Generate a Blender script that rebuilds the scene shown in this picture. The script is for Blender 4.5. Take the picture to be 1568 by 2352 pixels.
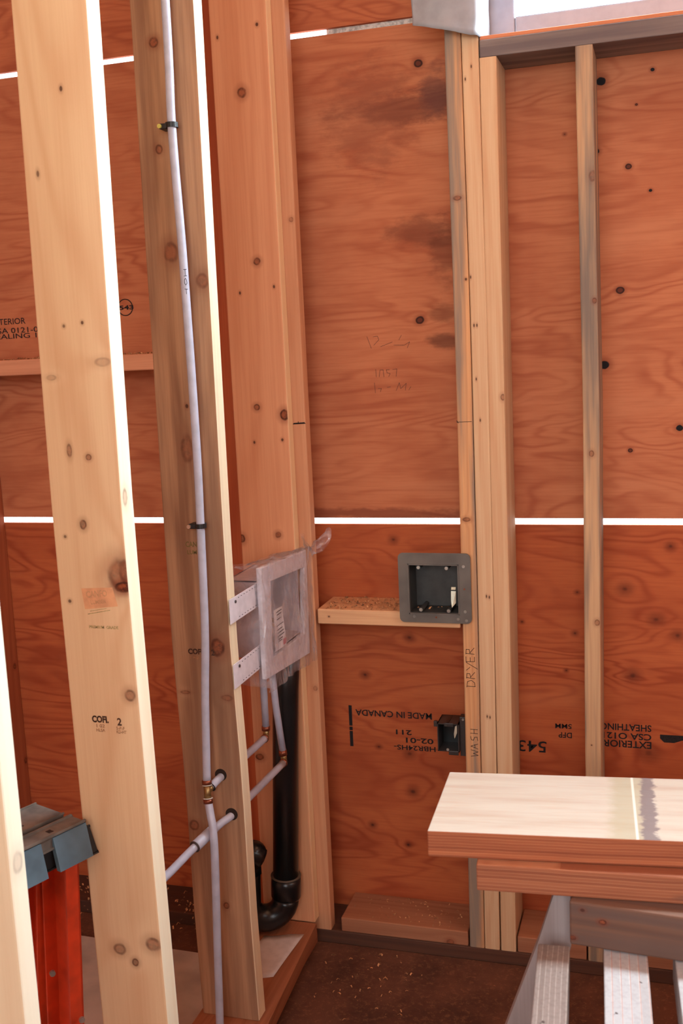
import bpy, bmesh, math, random
from mathutils import Vector, Matrix, noise as mnoise
for o in list(bpy.data.objects): bpy.data.objects.remove(o)
SC = bpy.context.scene
COL = SC.collection
random.seed(7)

# ------------------------------------------------------------------ camera
yaw, pitch, roll, FPX = -0.29826555, 0.15377291, -0.04656472, 2454.6
cy, sy, cp, sp, cr, sr = math.cos(yaw), math.sin(yaw), math.cos(pitch), math.sin(pitch), math.cos(roll), math.sin(roll)
fw = Vector((sy*cp, cy*cp, -sp)); rt = Vector((cy, -sy, 0)); up = rt.cross(fw)
r2 = rt*cr + up*sr; u2 = up*cr - rt*sr
cam = bpy.data.cameras.new('camera'); cam_o = bpy.data.objects.new('camera', cam); COL.objects.link(cam_o)
M = Matrix((r2, u2, -fw)).transposed().to_4x4(); M.translation = Vector((0, -2.6842, 1.559))
cam_o.matrix_world = M
cam.sensor_fit = 'AUTO'; cam.sensor_width = 36; cam.lens = FPX*36/2352
cam.clip_start = 0.05
cam.dof.use_dof = True; cam.dof.focus_distance = 2.35; cam.dof.aperture_fstop = 6.3
SC.camera = cam_o

# ------------------------------------------------------------------ world, light, exposure
W = bpy.data.worlds.new('World'); SC.world = W; W.use_nodes = True
bg = W.node_tree.nodes['Background']; bg.inputs[0].default_value = (0.86, 0.95, 1, 1); bg.inputs[1].default_value = 3.2
SC.view_settings.view_transform = 'Standard'; SC.view_settings.look = 'None'
SC.view_settings.gamma = 1; SC.view_settings.use_curve_mapping = False
SC.view_settings.exposure = 0.1
def area(name, loc, direction, sx, sz, power, col):
    l = bpy.data.lights.new(name, 'AREA'); l.shape = 'RECTANGLE'; l.size = sx; l.size_y = sz; l.energy = power; l.color = col
    o = bpy.data.objects.new(name, l); COL.objects.link(o); o.location = loc
    o.rotation_euler = Vector(direction).to_track_quat('-Z', 'Y').to_euler(); return o
# daylight arriving at the back window, at the big opening on the right and at the one behind the camera
area('daylight_back_window', (0.95, 0.42, 3.15), (-0.05, -1, -0.18), 3.3, 2.0, 1450, (0.70, 0.90, 1))
sun = bpy.data.lights.new('sun', 'SUN'); sun.energy = 0.3; sun.angle = math.radians(14); sun.color = (1, 0.97, 0.93)
sun_o = bpy.data.objects.new('sun', sun); COL.objects.link(sun_o); sun_o.rotation_euler = Vector((-0.16, -0.52, -0.84)).to_track_quat('-Z', 'Y').to_euler()
area('daylight_right_opening', (2.33, -2.3, 2.2), (-1, 0.25, -0.15), 1.5, 1.2, 8, (0.93, 0.97, 1))
area('daylight_front_opening', (-0.3, -4.2, 2.3), (0, 1, -0.10), 2.2, 1.0, 32, (1, 0.98, 1))

# ------------------------------------------------------------------ material helpers
def srgb(r, g, b):
    f = lambda c: (c/255/12.92) if c/255 <= 0.04045 else ((c/255+0.055)/1.055)**2.4
    return (f(r), f(g), f(b), 1)
class NT:
    def __init__(s, name):
        s.m = bpy.data.materials.new(name); s.m.use_nodes = True; s.t = s.m.node_tree
        s.b = s.t.nodes['Principled BSDF']; s.out = s.t.nodes['Material Output']
        s.b.inputs['Roughness'].default_value = 0.75
        s.b.inputs['Specular IOR Level'].default_value = 0.25
    def n(s, k, **kw):
        nd = s.t.nodes.new(k)
        for a, v in kw.items(): setattr(nd, a, v)
        return nd
    def l(s, a, b): s.t.links.new(a, b)
    def coord(s): return s.n('ShaderNodeTexCoord').outputs['Object']
    def mapv(s, v, scale, loc=(0,0,0)):
        m = s.n('ShaderNodeMapping'); s.l(v, m.inputs[0]); m.inputs['Scale'].default_value = scale; m.inputs['Location'].default_value = loc
        return m.outputs[0]
    def noise(s, v, scale=1, detail=3, rough=0.5, dist=0):
        x = s.n('ShaderNodeTexNoise'); s.l(v, x.inputs['Vector']); x.inputs['Scale'].default_value = scale
        x.inputs['Detail'].default_value = detail; x.inputs['Roughness'].default_value = rough; x.inputs['Distortion'].default_value = dist
        return x.outputs[0]
    def math(s, op, a, b=None, c=None, clamp=False):
        x = s.n('ShaderNodeMath', operation=op, use_clamp=clamp)
        for i, v in enumerate((a, b, c)):
            if v is None: continue
            if isinstance(v, (int, float)): x.inputs[i].default_value = v
            else: s.l(v, x.inputs[i])
        return x.outputs[0]
    def vadd(s, a, b):
        x = s.n('ShaderNodeVectorMath', operation='ADD'); s.l(a, x.inputs[0])
        if isinstance(b, tuple): x.inputs[1].default_value = b
        else: s.l(b, x.inputs[1])
        return x.outputs[0]
    def ramp(s, v, lo, hi, a=0, b=1):
        x = s.n('ShaderNodeMapRange'); x.interpolation_type = 'SMOOTHSTEP'; s.l(v, x.inputs[0])
        x.inputs[1].default_value = lo; x.inputs[2].default_value = hi; x.inputs[3].default_value = a; x.inputs[4].default_value = b
        return x.outputs[0]
    def mix(s, f, a, b, mode='MIX'):
        x = s.n('ShaderNodeMix', data_type='RGBA', blend_type=mode)
        if isinstance(f, (int, float)): x.inputs[0].default_value = f
        else: s.l(f, x.inputs[0])
        for i, v in ((6, a), (7, b)):
            if isinstance(v, tuple): x.inputs[i].default_value = v
            else: s.l(v, x.inputs[i])
        return x.outputs[2]
    def done(s, col=None, bump=None, bs=0.2, bd=0.002):
        if col is not None: s.l(col, s.b.inputs['Base Color'])
        if bump is not None:
            b = s.n('ShaderNodeBump'); b.inputs['Strength'].default_value = bs; b.inputs['Distance'].default_value = bd
            s.l(bump, b.inputs['Height']); s.l(b.outputs[0], s.b.inputs['Normal'])
        return s.m

def knot_dist(T, sep, plane, a, b, r, el):
    ia, ib = {'xz': (0, 2), 'yz': (1, 2), 'xy': (0, 1)}[plane]
    da = T.math('MULTIPLY', T.math('SUBTRACT', sep.outputs[ia], a), 1/r)
    db = T.math('MULTIPLY', T.math('SUBTRACT', sep.outputs[ib], b), 1/(r*el))
    return T.math('SQRT', T.math('ADD', T.math('MULTIPLY', da, da), T.math('MULTIPLY', db, db))), da, db

def wood(name, base, dark, axis='z', knots=(), grain=0.35, rings=34, stain=None, stain_amt=0.0, seed=0.0, ringcol=(120,50,25), fib=0.25, wid=7, edge=None):
    """Sawn lumber. knots: (plane, a, b, radius, elongation, darkness) in the board's own metres."""
    T = NT(name); co = T.coord(); sep = T.n('ShaderNodeSeparateXYZ'); T.l(co, sep.inputs[0])
    wig = T.math('MULTIPLY', T.math('SUBTRACT', T.noise(co, 60, 3), 0.5), 0.35)
    masks = []; warp = None
    ge = T.n('ShaderNodeNewGeometry'); gn = T.n('ShaderNodeSeparateXYZ'); T.l(ge.outputs['True Normal'], gn.inputs[0])
    fm = {'xz': T.math('ABSOLUTE', gn.outputs[1]), 'yz': T.math('ABSOLUTE', gn.outputs[0])}
    for (pl, a, b, r, el, dk) in knots:
        d, da, db = knot_dist(T, sep, pl, a, b, r, el)
        d = T.math('ADD', d, T.math('MULTIPLY', T.math('LESS_THAN', fm[pl], 0.6), 50))
        masks.append((T.math('ADD', d, wig), dk, r))
        if r > 0.006:
            w = T.math('MULTIPLY', T.math('POWER', 2.718, T.math('MULTIPLY', T.math('MULTIPLY', d, d), -0.12)), r*1.6)
            warp = w if warp is None else T.math('ADD', warp, w)
    s = {'z': (wid, wid*0.8, 0.55), 'x': (0.55, wid*0.8, wid), 'y': (wid, 0.55, wid)}[axis]
    v = T.mapv(co, s, (seed, seed*1.7, seed*0.6))
    n1 = T.noise(v, 1, 1.5, 0.4, 0.1)
    if warp is not None: n1 = T.math('ADD', n1, T.math('MULTIPLY', warp, 2.2))
    band = T.math('SINE', T.math('MULTIPLY', n1, rings*2.2))
    band = T.math('POWER', T.math('MULTIPLY_ADD', band, 0.5, 0.5), 2.2)
    f = {'z': (230, 230, 5), 'x': (5, 230, 230), 'y': (230, 5, 230)}[axis]
    fibre = T.noise(T.mapv(co, f), 1, 3, 0.6)
    f2 = {'z': (40, 40, 1.2), 'x': (1.2, 40, 40), 'y': (40, 1.2, 40)}[axis]
    streak = T.noise(T.mapv(co, f2, (seed*3, 0, 0)), 1, 3, 0.6)
    c = T.mix(T.math('MULTIPLY', band, grain), srgb(*base), srgb(*dark))
    c = T.mix(T.math('MULTIPLY', T.ramp(fibre, 0.35, 0.75), fib), c, srgb(*dark))
    c = T.mix(T.math('MULTIPLY', T.ramp(streak, 0.42, 0.72), 0.28), c, srgb(*dark))
    if stain:
        g = {'z': (22, 22, 1.1), 'x': (1.1, 22, 22), 'y': (22, 1.1, 22)}[axis]
        st = T.noise(T.mapv(co, g, (seed, seed, 3+seed)), 1, 4, 0.6)
        c = T.mix(T.math('MULTIPLY', T.ramp(st, 0.38, 0.60), stain_amt), c, srgb(*stain))
    if edge:  # window light painted in: X-facing faces get a paler colour
        lit_edge_col = T.mix(T.math('MULTIPLY', T.ramp(streak, .4, .75), .35), srgb(*edge), srgb(*base))
        c = T.mix(T.ramp(T.math('ABSOLUTE', gn.outputs[0]), .6, .9), c, lit_edge_col)
    for i, (d, dk, r) in enumerate(masks):
        if r < 0.0045:
            c = T.mix(T.math('MULTIPLY', T.ramp(d, 0.9, 2.6, 1, 0), 0.25), c, srgb(*ringcol))
            c = T.mix(T.math('MULTIPLY', T.ramp(d, 0.6, 1.15, 1, 0), min(1, .85*dk)), c, srgb(62, 30, 18)); continue
        c = T.mix(T.math('MULTIPLY', T.ramp(d, 0.9, 2.4, 1, 0), 0.35*dk), c, srgb(*ringcol))
        ring = T.math('MULTIPLY', T.ramp(d, 0.45, 0.85), T.ramp(d, 0.88, 1.2, 1, 0))
        crack = T.ramp(T.noise(T.mapv(co, (1/r, 1/r, 1/r), (i, i, i)), 1.1, 3, 0.7), 0.42, 0.62)
        c = T.mix(T.math('MULTIPLY', T.ramp(d, 0.7, 1.05, 1, 0), min(1, 0.62*dk)), c, T.mix(crack, srgb(146, 72, 38), srgb(84, 36, 20)))
        c = T.mix(T.math('MULTIPLY', T.math('MULTIPLY', ring, T.ramp(T.noise(T.mapv(co, (.6/r, .6/r, .6/r)), 1, 1), .35, .6, .35, 1)), min(1, 0.75*dk)), c, srgb(64, 28, 15))
    return T.done(c, T.math('ADD', T.math('MULTIPLY', band, 0.2), fibre), 0.12, 0.0015)

def plywood(name, base, dark, knots=(), stains=(), seed=0.0, amt=0.6, ox=0.0, oz=0.0):
    T = NT(name); co = T.coord(); sep = T.n('ShaderNodeSeparateXYZ'); T.l(co, sep.inputs[0])
    wig = T.math('MULTIPLY', T.math('SUBTRACT', T.noise(co, 70, 3), 0.5), 0.5)
    masks = []; warp = None
    for k in knots:
        a, b, r, dk = k
        d, da, db = knot_dist(T, sep, 'xz', a-ox, b-oz, r, 0.85)
        masks.append((T.math('ADD', d, wig), dk))
        if r > 0.006:
            w = T.math('MULTIPLY', T.math('POWER', 2.718, T.math('MULTIPLY', T.math('MULTIPLY', d, d), -0.07)), r*2.4)
            warp = w if warp is None else T.math('ADD', warp, w)
    v = T.mapv(co, (1.15, 1, 5.2), (seed, 0, seed*1.3))
    n1 = T.noise(v, 1, 3.0, 0.48, 0.5)
    if warp is not None: n1 = T.math('ADD', n1, T.math('MULTIPLY', warp, 2.4))
    band = T.math('SINE', T.math('MULTIPLY', n1, 105))
    band = T.math('POWER', T.math('MULTIPLY_ADD', band, 0.5, 0.5), 2.4)
    n2 = T.math('ADD', T.noise(T.mapv(co, (2.0, 1, 9), (seed+5, 0, 2)), 1, 2, 0.5, 0.3), 0)
    band = T.math('MULTIPLY', band, T.ramp(n2, 0.32, 0.62, 0.15, 1))
    fib = T.noise(T.mapv(co, (7, 1, 180)), 1, 4, 0.65)
    cloud = T.noise(T.mapv(co, (2.4, 1, 6), (seed*2, 0, 0)), 1, 4, 0.6)
    c = T.mix(T.math('MULTIPLY', band, amt), srgb(*base), srgb(*dark))
    c = T.mix(T.math('MULTIPLY', T.ramp(fib, 0.4, 0.75), 0.30), c, srgb(*dark))
    c = T.mix(T.math('MULTIPLY', T.ramp(cloud, 0.42, 0.70), 0.42), c, srgb(*dark))
    pale = T.noise(T.mapv(co, (1.8, 1, 7), (9+seed, 0, 1)), 1, 2, 0.5)
    c = T.mix(T.math('MULTIPLY', T.ramp(pale, 0.55, 0.75), 0.35), c, srgb(min(255, base[0]+18), min(255, base[1]+26), min(255, base[2]+24)))
    for (a, b, ra, rb, col, am) in stains:
        da = T.math('MULTIPLY', T.math('SUBTRACT', sep.outputs[0], a-ox), 1/ra)
        db = T.math('MULTIPLY', T.math('SUBTRACT', sep.outputs[2], b-oz), 1/rb)
        d = T.math('SQRT', T.math('ADD', T.math('MULTIPLY', da, da), T.math('MULTIPLY', db, db)))
        d = T.math('ADD', d, T.math('MULTIPLY', T.math('SUBTRACT', T.noise(T.mapv(co, (14, 1, 34)), 1, 4, 0.65), 0.5), 1.7))
        c = T.mix(T.math('MULTIPLY', T.ramp(d, 0.35, 1.05, 1, 0), am), c, srgb(*col))
    for d, dk in masks:
        c = T.mix(T.math('MULTIPLY', T.ramp(d, 0.9, 2.4, 1, 0), 0.4), c, srgb(105, 42, 22))
        if dk > 1.0: c = T.mix(T.ramp(d, 0.8, 1.05, 1, 0), c, srgb(22, 18, 20))
        elif dk < 0.95:
            c = T.mix(T.math('MULTIPLY', T.ramp(d, 0.1, 1.5, 1, 0), 0.75*dk), c, srgb(92, 38, 22))
            c = T.mix(T.math('MULTIPLY', T.ramp(d, 0.1, 0.6, 1, 0), 0.8*dk), c, srgb(56, 24, 16))
        else:
            ring = T.math('MULTIPLY', T.ramp(d, 0.5, 0.85), T.ramp(d, 0.95, 1.25, 1, 0))
            c = T.mix(T.math('MULTIPLY', T.ramp(d, 0.7, 1.1, 1, 0), 0.9*dk), c, srgb(88, 38, 24))
            c = T.mix(T.math('MULTIPLY', ring, 0.9*dk), c, srgb(40, 18, 14))
    return T.done(c, fib, 0.1, 0.001)

def plain(name, col, rough=0.5, metal=0.0, spec=0.5, var=0.08, scale=40, bump=0.0, alpha=None, trans=0.0):
    T = NT(name); n = T.noise(T.coord(), scale, 3)
    d = tuple(int(c*(1-var*2.2)) for c in col)
    c = T.mix(T.ramp(n, 0.3, 0.75), srgb(*col), srgb(*d))
    T.b.inputs['Roughness'].default_value = rough; T.b.inputs['Metallic'].default_value = metal; T.b.inputs['Specular IOR Level'].default_value = spec
    return T.done(c, n if bump else None, bump, 0.001)

def layered(name, base, dark, up='z', lo=0.0, hi=0.044, n=11, top=None, seed=0):
    """Laminated veneer lumber: thin stacked plies along `up`, grain along x (or z for legs)."""
    T = NT(name); co = T.coord(); sep = T.n('ShaderNodeSeparateXYZ'); T.l(co, sep.inputs[0])
    i = {'x': 0, 'y': 1, 'z': 2}[up]
    w = T.math('MULTIPLY', T.math('SUBTRACT', T.noise(T.mapv(co, (6, 6, 6) if up == 'z' else (6, 6, 3)), 1, 3), 0.5), 0.006)
    t = T.math('MULTIPLY', T.math('ADD', sep.outputs[i], w), n/(hi-lo))
    fr = T.math('FRACT', t); fl = T.math('FLOOR', t)
    wn = T.n('ShaderNodeTexWhiteNoise', noise_dimensions='1D'); T.l(T.math('ADD', fl, seed), wn.inputs['W'])
    line = T.math('MULTIPLY', T.ramp(fr, 0.78, 0.92), T.ramp(fr, 0.93, 1.0, 1, 0.3))
    s = (3, 150, 150) if up == 'z' else (150, 150, 3)
    fib = T.noise(T.mapv(co, s), 1, 3, 0.6)
    c = T.mix(T.math('MULTIPLY', wn.outputs[0], 0.7), srgb(*base), srgb(*dark))
    c = T.mix(T.math('MULTIPLY', line, 0.55), c, srgb(min(255, base[0]+35), min(255, base[1]+40), min(255, base[2]+35)))
    c = T.mix(T.math('MULTIPLY', T.ramp(fib, 0.4, 0.75), 0.5), c, srgb(*dark))
    return T, c, co, sep

# ------------------------------------------------------------------ mesh helpers
class MB:
    def __init__(s): s.v = []; s.f = []; s.mi = []
    def add(s, vs, fs, mi=0):
        k = len(s.v); s.v += [tuple(v) for v in vs]; s.f += [tuple(i+k for i in f) for f in fs]; s.mi += [mi]*len(fs)
    def box(s, x0, x1, y0, y1, z0, z1, b=0.0, mi=0, rot=None):
        bm = bmesh.new(); bmesh.ops.create_cube(bm, size=1)
        for v in bm.verts: v.co = Vector((x0+(v.co.x+.5)*(x1-x0), y0+(v.co.y+.5)*(y1-y0), z0+(v.co.z+.5)*(z1-z0)))
        if b: bmesh.ops.bevel(bm, geom=list(bm.edges), offset=b, segments=2, affect='EDGES', profile=0.5)
        if rot: bmesh.ops.transform(bm, matrix=rot, verts=bm.verts)
        bm.verts.ensure_lookup_table(); bm.verts.index_update()
        s.add([v.co.copy() for v in bm.verts], [[v.index for v in f.verts] for f in bm.faces], mi); bm.free()
        return s
    def tube(s, pts, r, n=16, cap=True, mi=0):
        pts = [Vector(p) for p in pts]; rr = r if isinstance(r, (list, tuple)) else [r]*len(pts)
        t0 = (pts[1]-pts[0]).normalized(); a = Vector((0, 0, 1)) if abs(t0.z) < .9 else Vector((1, 0, 0))
        u = t0.cross(a).normalized(); vs = []; prev = t0
        for i, p in enumerate(pts):
            t = ((pts[min(i+1, len(pts)-1)]-pts[i-1 if i else 0])).normalized()
            q = prev.rotation_difference(t); u = q @ u; u = (u - t*u.dot(t)).normalized(); prev = t; w = t.cross(u)
            for k in range(n):
                an = 2*math.pi*k/n; vs.append(p + (u*math.cos(an)+w*math.sin(an))*rr[i])
        fs = []
        for i in range(len(pts)-1):
            for k in range(n): fs.append((i*n+k, i*n+(k+1) % n, (i+1)*n+(k+1) % n, (i+1)*n+k))
        if cap: fs.append(tuple(range(n))[::-1]); fs.append(tuple((len(pts)-1)*n+k for k in range(n)))
        s.add(vs, fs, mi); return s
    def prism(s, poly, d, mi=0):
        """poly: 3-D points of one face; d: extrusion vector."""
        n = len(poly); a = [Vector(p) for p in poly]; b = [p+Vector(d) for p in a]
        s.add(a+b, [tuple(range(n))[::-1], tuple(n+i for i in range(n))]+[(i, (i+1) % n, n+(i+1) % n, n+i) for i in range(n)], mi); return s
    def build(s, name, mats, parent=None, smooth=False, loc=None):
        me = bpy.data.meshes.new(name); off = Vector(loc) if loc else Vector((0, 0, 0))
        me.from_pydata([Vector(v)-off for v in s.v], [], s.f)
        for m in (mats if isinstance(mats, (list, tuple)) else [mats]): me.materials.append(m)
        for p, i in zip(me.polygons, s.mi): p.material_index = i
        bm = bmesh.new(); bm.from_mesh(me); bmesh.ops.recalc_face_normals(bm, faces=bm.faces); bm.to_mesh(me); bm.free()
        if smooth: me.shade_auto_smooth(angle=math.radians(40)) if hasattr(me, 'shade_auto_smooth') else me.shade_smooth()
        if smooth: me.shade_smooth()
        o = bpy.data.objects.new(name, me); COL.objects.link(o); o.location = off
        if parent is not None:
            o.parent = parent
            o.location = off - parent_world(parent)
        me.update(); return o
def parent_world(p):
    v = Vector(p.location)
    while p.parent: p = p.parent; v += Vector(p.location)
    return v
def tag(o, label, cat, group=None):
    o['label'] = label; o['category'] = cat
    if group: o['group'] = group
    return o
def empty(name, loc, label, cat, group=None):
    o = bpy.data.objects.new(name, None); COL.objects.link(o); o.location = loc; o.empty_display_size = .05
    return tag(o, label, cat, group)
def struct(o): o['kind'] = 'structure'; return o
def interp(tab, z):
    tab = sorted(tab)
    if z <= tab[0][0]: return tab[0][1]
    for (a, b), (c, d) in zip(tab, tab[1:]):
        if z <= c: return b+(d-b)*(z-a)/(c-a)
    return tab[-1][1]

def stud(name, x0, x1, y0, y1, z0, z1, mat, label=None, cat='stud', group=None, bow=None, r=0.0035, nz=24):
    """Upright board with eased edges, slightly bowed; origin at its foot."""
    prof = []
    for cx, cyy, a0 in ((x1-r, y1-r, 0), (x0+r, y1-r, 90), (x0+r, y0+r, 180), (x1-r, y0+r, 270)):
        for k in range(3):
            a = math.radians(a0+45*k); prof.append((cx+r*math.cos(a), cyy+r*math.sin(a)))
    n = len(prof); vs = []; fs = []
    for i in range(nz+1):
        z = z0+(z1-z0)*i/nz; dx = interp(bow, z) if bow else 0
        for p in prof: vs.append((p[0]+dx, p[1], z))
    for i in range(nz):
        for k in range(n): fs.append((i*n+k, i*n+(k+1) % n, (i+1)*n+(k+1) % n, (i+1)*n+k))
    fs += [tuple(range(n))[::-1], tuple(nz*n+k for k in range(n))]
    b = MB(); b.add(vs, fs)
    o = b.build(name, mat, loc=((x0+x1)/2, (y0+y1)/2, z0))
    if label: tag(o, label, cat, group)
    return o
def board(name, x0, x1, y0, y1, z0, z1, mat, label, cat='block', group=None, b=0.003, rotz=0, piv=None):
    m = MB(); m.box(x0, x1, y0, y1, z0, z1, b)
    o = m.build(name, mat, loc=piv or ((x0+x1)/2, (y0+y1)/2, z0)); o.rotation_euler.z = rotz
    return tag(o, label, cat, group)

INK = plain('black_ink', (34, 24, 24), 0.9, var=0.3, scale=300)
PENCIL = plain('pencil_line', (70, 50, 44), 0.8, var=0.3, scale=200)
def text(name, s, origin, rvec, uvec, w, h, mat, parent, thick=0.0004, bold=0.0):
    """Flat printed lettering: baseline starts at origin, runs along rvec for width w, height h along uvec."""
    cu = bpy.data.curves.new('t', 'FONT'); cu.body = s; cu.size = 1; cu.offset = bold; cu.resolution_u = 3
    ob = bpy.data.objects.new('t', cu); COL.objects.link(ob)
    dg = bpy.context.evaluated_depsgraph_get(); me = bpy.data.meshes.new_from_object(ob.evaluated_get(dg))
    bpy.data.objects.remove(ob)
    xs = [v.co.x for v in me.vertices]; ys = [v.co.y for v in me.vertices]
    x0, x1, y0, y1 = min(xs), max(xs), min(ys), max(ys)
    R = Vector(rvec).normalized(); U = Vector(uvec).normalized(); N = R.cross(U); O = Vector(origin)
    pts = [R*((v.co.x-x0)/(x1-x0)*w)+U*((v.co.y-y0)/(y1-y0)*h)+N*thick for v in me.vertices]
    for v, p in zip(me.vertices, pts): v.co = p
    me.materials.clear(); me.materials.append(mat)
    o = bpy.data.objects.new(name, me); COL.objects.link(o); me.name = name
    o.parent = parent; o.location = O-parent_world(parent); return o
def scrawl(name, strokes, origin, rvec, uvec, size, mat, parent, wid=0.0012, thick=0.0005):
    """Hand-written strokes (unit coordinates) as thin ribbons on a face."""
    R = Vector(rvec).normalized(); U = Vector(uvec).normalized(); N = R.cross(U); b = MB()
    for st in strokes:
        for (ax, ay), (bx, by) in zip(st, st[1:]):
            A = R*ax*size[0]+U*ay*size[1]+N*thick; B = R*bx*size[0]+U*by*size[1]+N*thick
            d = (B-A).normalized(); p = d.cross(N)*wid/2; A = A-d*wid*.3; B = B+d*wid*.3
            b.add([A-p, B-p, B+p, A+p], [(0, 1, 2, 3)])
    o = b.build(name, mat); o.parent = parent; o.location = Vector(origin)-parent_world(parent); return o
X, Z = Vector((1, 0, 0)), Vector((0, 0, 1))

# ------------------------------------------------------------------ setting: room shell
FZ = -0.038
floor_T = NT('dusty_floor'); _c = floor_T.coord()
_n = floor_T.noise(_c, 6, 6, 0.65); _n2 = floor_T.noise(_c, 90, 4, 0.7)
_col = floor_T.mix(floor_T.ramp(_n, 0.35, 0.7), srgb(104, 66, 50), srgb(74, 46, 36))
_col = floor_T.mix(floor_T.math('MULTIPLY', floor_T.ramp(_n2, 0.5, 0.7), 0.35), _col, srgb(150, 104, 74))
M_FLOOR = floor_T.done(_col, _n2, 0.3, 0.002)
m = MB(); m.box(-2.8, 2.5, -4.5, 0.012, FZ-0.03, FZ); struct(m.build('floor', M_FLOOR))

PLY_B, PLY_D = (192, 118, 80), (148, 68, 40)
low_k = [(-0.78,.677,.010,.7),(-.659,.352,.013,.7),(-.777,.245,.009,.8),(-.678,.196,.008,.9),(-.686,1.05,.010,.6),(-.653,.785,.011,.6),(-.097,.93,.014,.55),(-.023,.854,.014,.55),(-.08,.707,.015,.6),(-.214,.919,.006,.7),(-.221,.812,.007,.7),(-.244,.713,.005,.8),(-.041,.505,.020,.4),(-.75,.474,.007,.7),(-.354,.838,.005,.9),(.011,1.039,.010,.6),(.027,.815,.012,.6),(-.664,.46,.012,.5)]
M_PLO = plywood('plywood_lower', (184, 96, 54), (138, 52, 26), low_k, [], seed=1.3, amt=.62)
mid_k = [(-.577,2.23,.010,1),(-.595,1.615,.010,1),(-.145,2.14,.0115,1.5),(-.143,1.485,.0125,1.5),(-.105,1.66,.009,1),(-.158,1.984,.008,1.5),(-.084,1.943,.007,1),(-.083,1.276,.0055,1),(.031,1.328,.009,1.4),(-.03,2.153,.005,1.2),(-.035,1.885,.0045,1.1),(-.066,2.08,.003,1),(-.23,2.03,.004,.7)]
mid_s = [(-.60,2.13,.20,.05,(104,54,38),.6),(-.535,2.16,.06,.07,(84,50,48),.6),(-.57,1.83,.13,.05,(104,54,36),.55),(-.525,1.78,.05,.10,(100,50,30),.55),(-.53,1.56,.06,.025,(96,52,34),.7),(-.535,1.63,.05,.03,(100,52,30),.5),(-.70,2.12,.16,.16,(120,62,44),.45),(-.72,1.12,.4,.02,(104,46,30),.6)]
M_PMID = plywood('plywood_middle', PLY_B, PLY_D, mid_k, mid_s, seed=4.1, amt=.5)
M_PTOP = plywood('plywood_top', (188, 108, 70), (140, 62, 36), [], [], seed=7.7, amt=.5)
m = MB(); m.box(-2.6, 2.4, 0, .012, FZ, 1.091); w_low = struct(m.build('wall_back', M_PLO))
WX0, WX1, WZ0, WZ1 = -.415, 1.68, 2.20, 3.12
m = MB(); m.box(-2.6, WX0, 0, .012, 1.108, 2.324); m.box(WX0, WX1, 0, .012, 1.108, WZ0); m.box(WX1, 2.4, 0, .012, 1.108, 2.324)
w_mid = struct(m.build('wall_back', M_PMID))
m = MB(); m.box(-2.6, WX0, 0, .012, 2.339, 3.2); m.box(WX0, WX1, 0, .012, WZ1, 3.2); m.box(WX1, 2.4, 0, .012, 2.339, 3.2)
w_top = struct(m.build('wall_back', M_PTOP))
M_INT = plywood('plywood_inner', (196, 132, 94), (158, 92, 60), [], [], seed=2.2, amt=.4)
m = MB(); m.box(-2.62, -2.6, -4.5, .012, FZ, 3.2); struct(m.build('wall_left', M_INT))
m = MB(); m.box(2.4, 2.42, -4.5, -3.1, FZ, 3.2); m.box(2.4, 2.42, -1.5, .012, FZ, 3.2); m.box(2.4, 2.42, -3.1, -1.5, FZ, 1.5); m.box(2.4, 2.42, -3.1, -1.5, 2.9, 3.2)
struct(m.build('wall_right', M_INT))
m = MB(); m.box(-2.6, -1.6, -4.52, -4.5, FZ, 3.2); m.box(1.0, 2.4, -4.52, -4.5, FZ, 3.2); m.box(-1.6, 1.0, -4.52, -4.5, 2.8, 3.2); m.box(-1.6, 1.0, -4.52, -4.5, FZ, 1.0)
struct(m.build('wall_front', M_INT))
m = MB(); m.box(-2.62, 2.42, -4.52, .012, 3.2, 3.22); struct(m.build('ceiling', M_INT))

# window in the back wall
M_VINYL = plain('white_vinyl', (146, 150, 166), 0.35, var=0.02)
gl = NT('window_glass'); gl.t.nodes.remove(gl.b)
_tr = gl.n('ShaderNodeBsdfTransparent'); _gl = gl.n('ShaderNodeBsdfGlossy'); _gl.inputs['Roughness'].default_value = 0.02
_mx = gl.n('ShaderNodeMixShader'); _mx.inputs[0].default_value = 0.06; gl.l(_tr.outputs[0], _mx.inputs[1]); gl.l(_gl.outputs[0], _mx.inputs[2]); gl.l(_mx.outputs[0], gl.out.inputs[0])
win = bpy.data.objects.new('window_1', None); COL.objects.link(win); win.location = (-.403, -.02, 2.238); struct(win)
m = MB()
m.box(-.403, -.336, -.045, .03, 2.238, 3.11, .004); m.box(1.60, 1.667, -.045, .03, 2.238, 3.11, .004)
m.box(-.336, 1.60, -.045, .03, 2.238, 2.296, .004); m.box(-.336, 1.60, -.045, .03, 3.05, 3.11, .004)
m.build('window_frame', M_VINYL, win)
m = MB(); m.box(-.336, 1.60, -.006, -.001, 2.296, 3.05); m.build('window_pane', gl.m, win)

# printed marks on the sheathing
def stamp(s, xr, z0, w, h, par, y=0.0, bold=.02):      # upside-down print, starts at right
    text('printed_lettering', s, (xr, y, z0+h), -X, -Z, w, h, INK, par, bold=bold)
stamp('MADE IN CANADA', -.599, .560, .213, .018, w_low)
stamp('211', -.656, .513, .044, .014, w_low); stamp('02-01', -.597, .491, .076, .015, w_low); stamp('HBR24HS-', -.592, .470, .115, .014, w_low)
stamp('543', -.297, .488, .074, .031, w_low, bold=.01)
stamp('EXTERIOR', -.035, .516, .119, .019, w_low); stamp('CSA O121-', -.035, .538, .132, .017, w_low); stamp('DFP', -.232, .532, .034, .015, w_low)
stamp('SHEATHING', -.035, .561, .124, .018, w_low); stamp('5MM', -.232, .557, .042, .013, w_low)
m = MB()
for a, b in ((.471, .515), (.517, .527), (.530, .588)): m.box(-.831, -.822, -.0006, .001, a, b)
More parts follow.
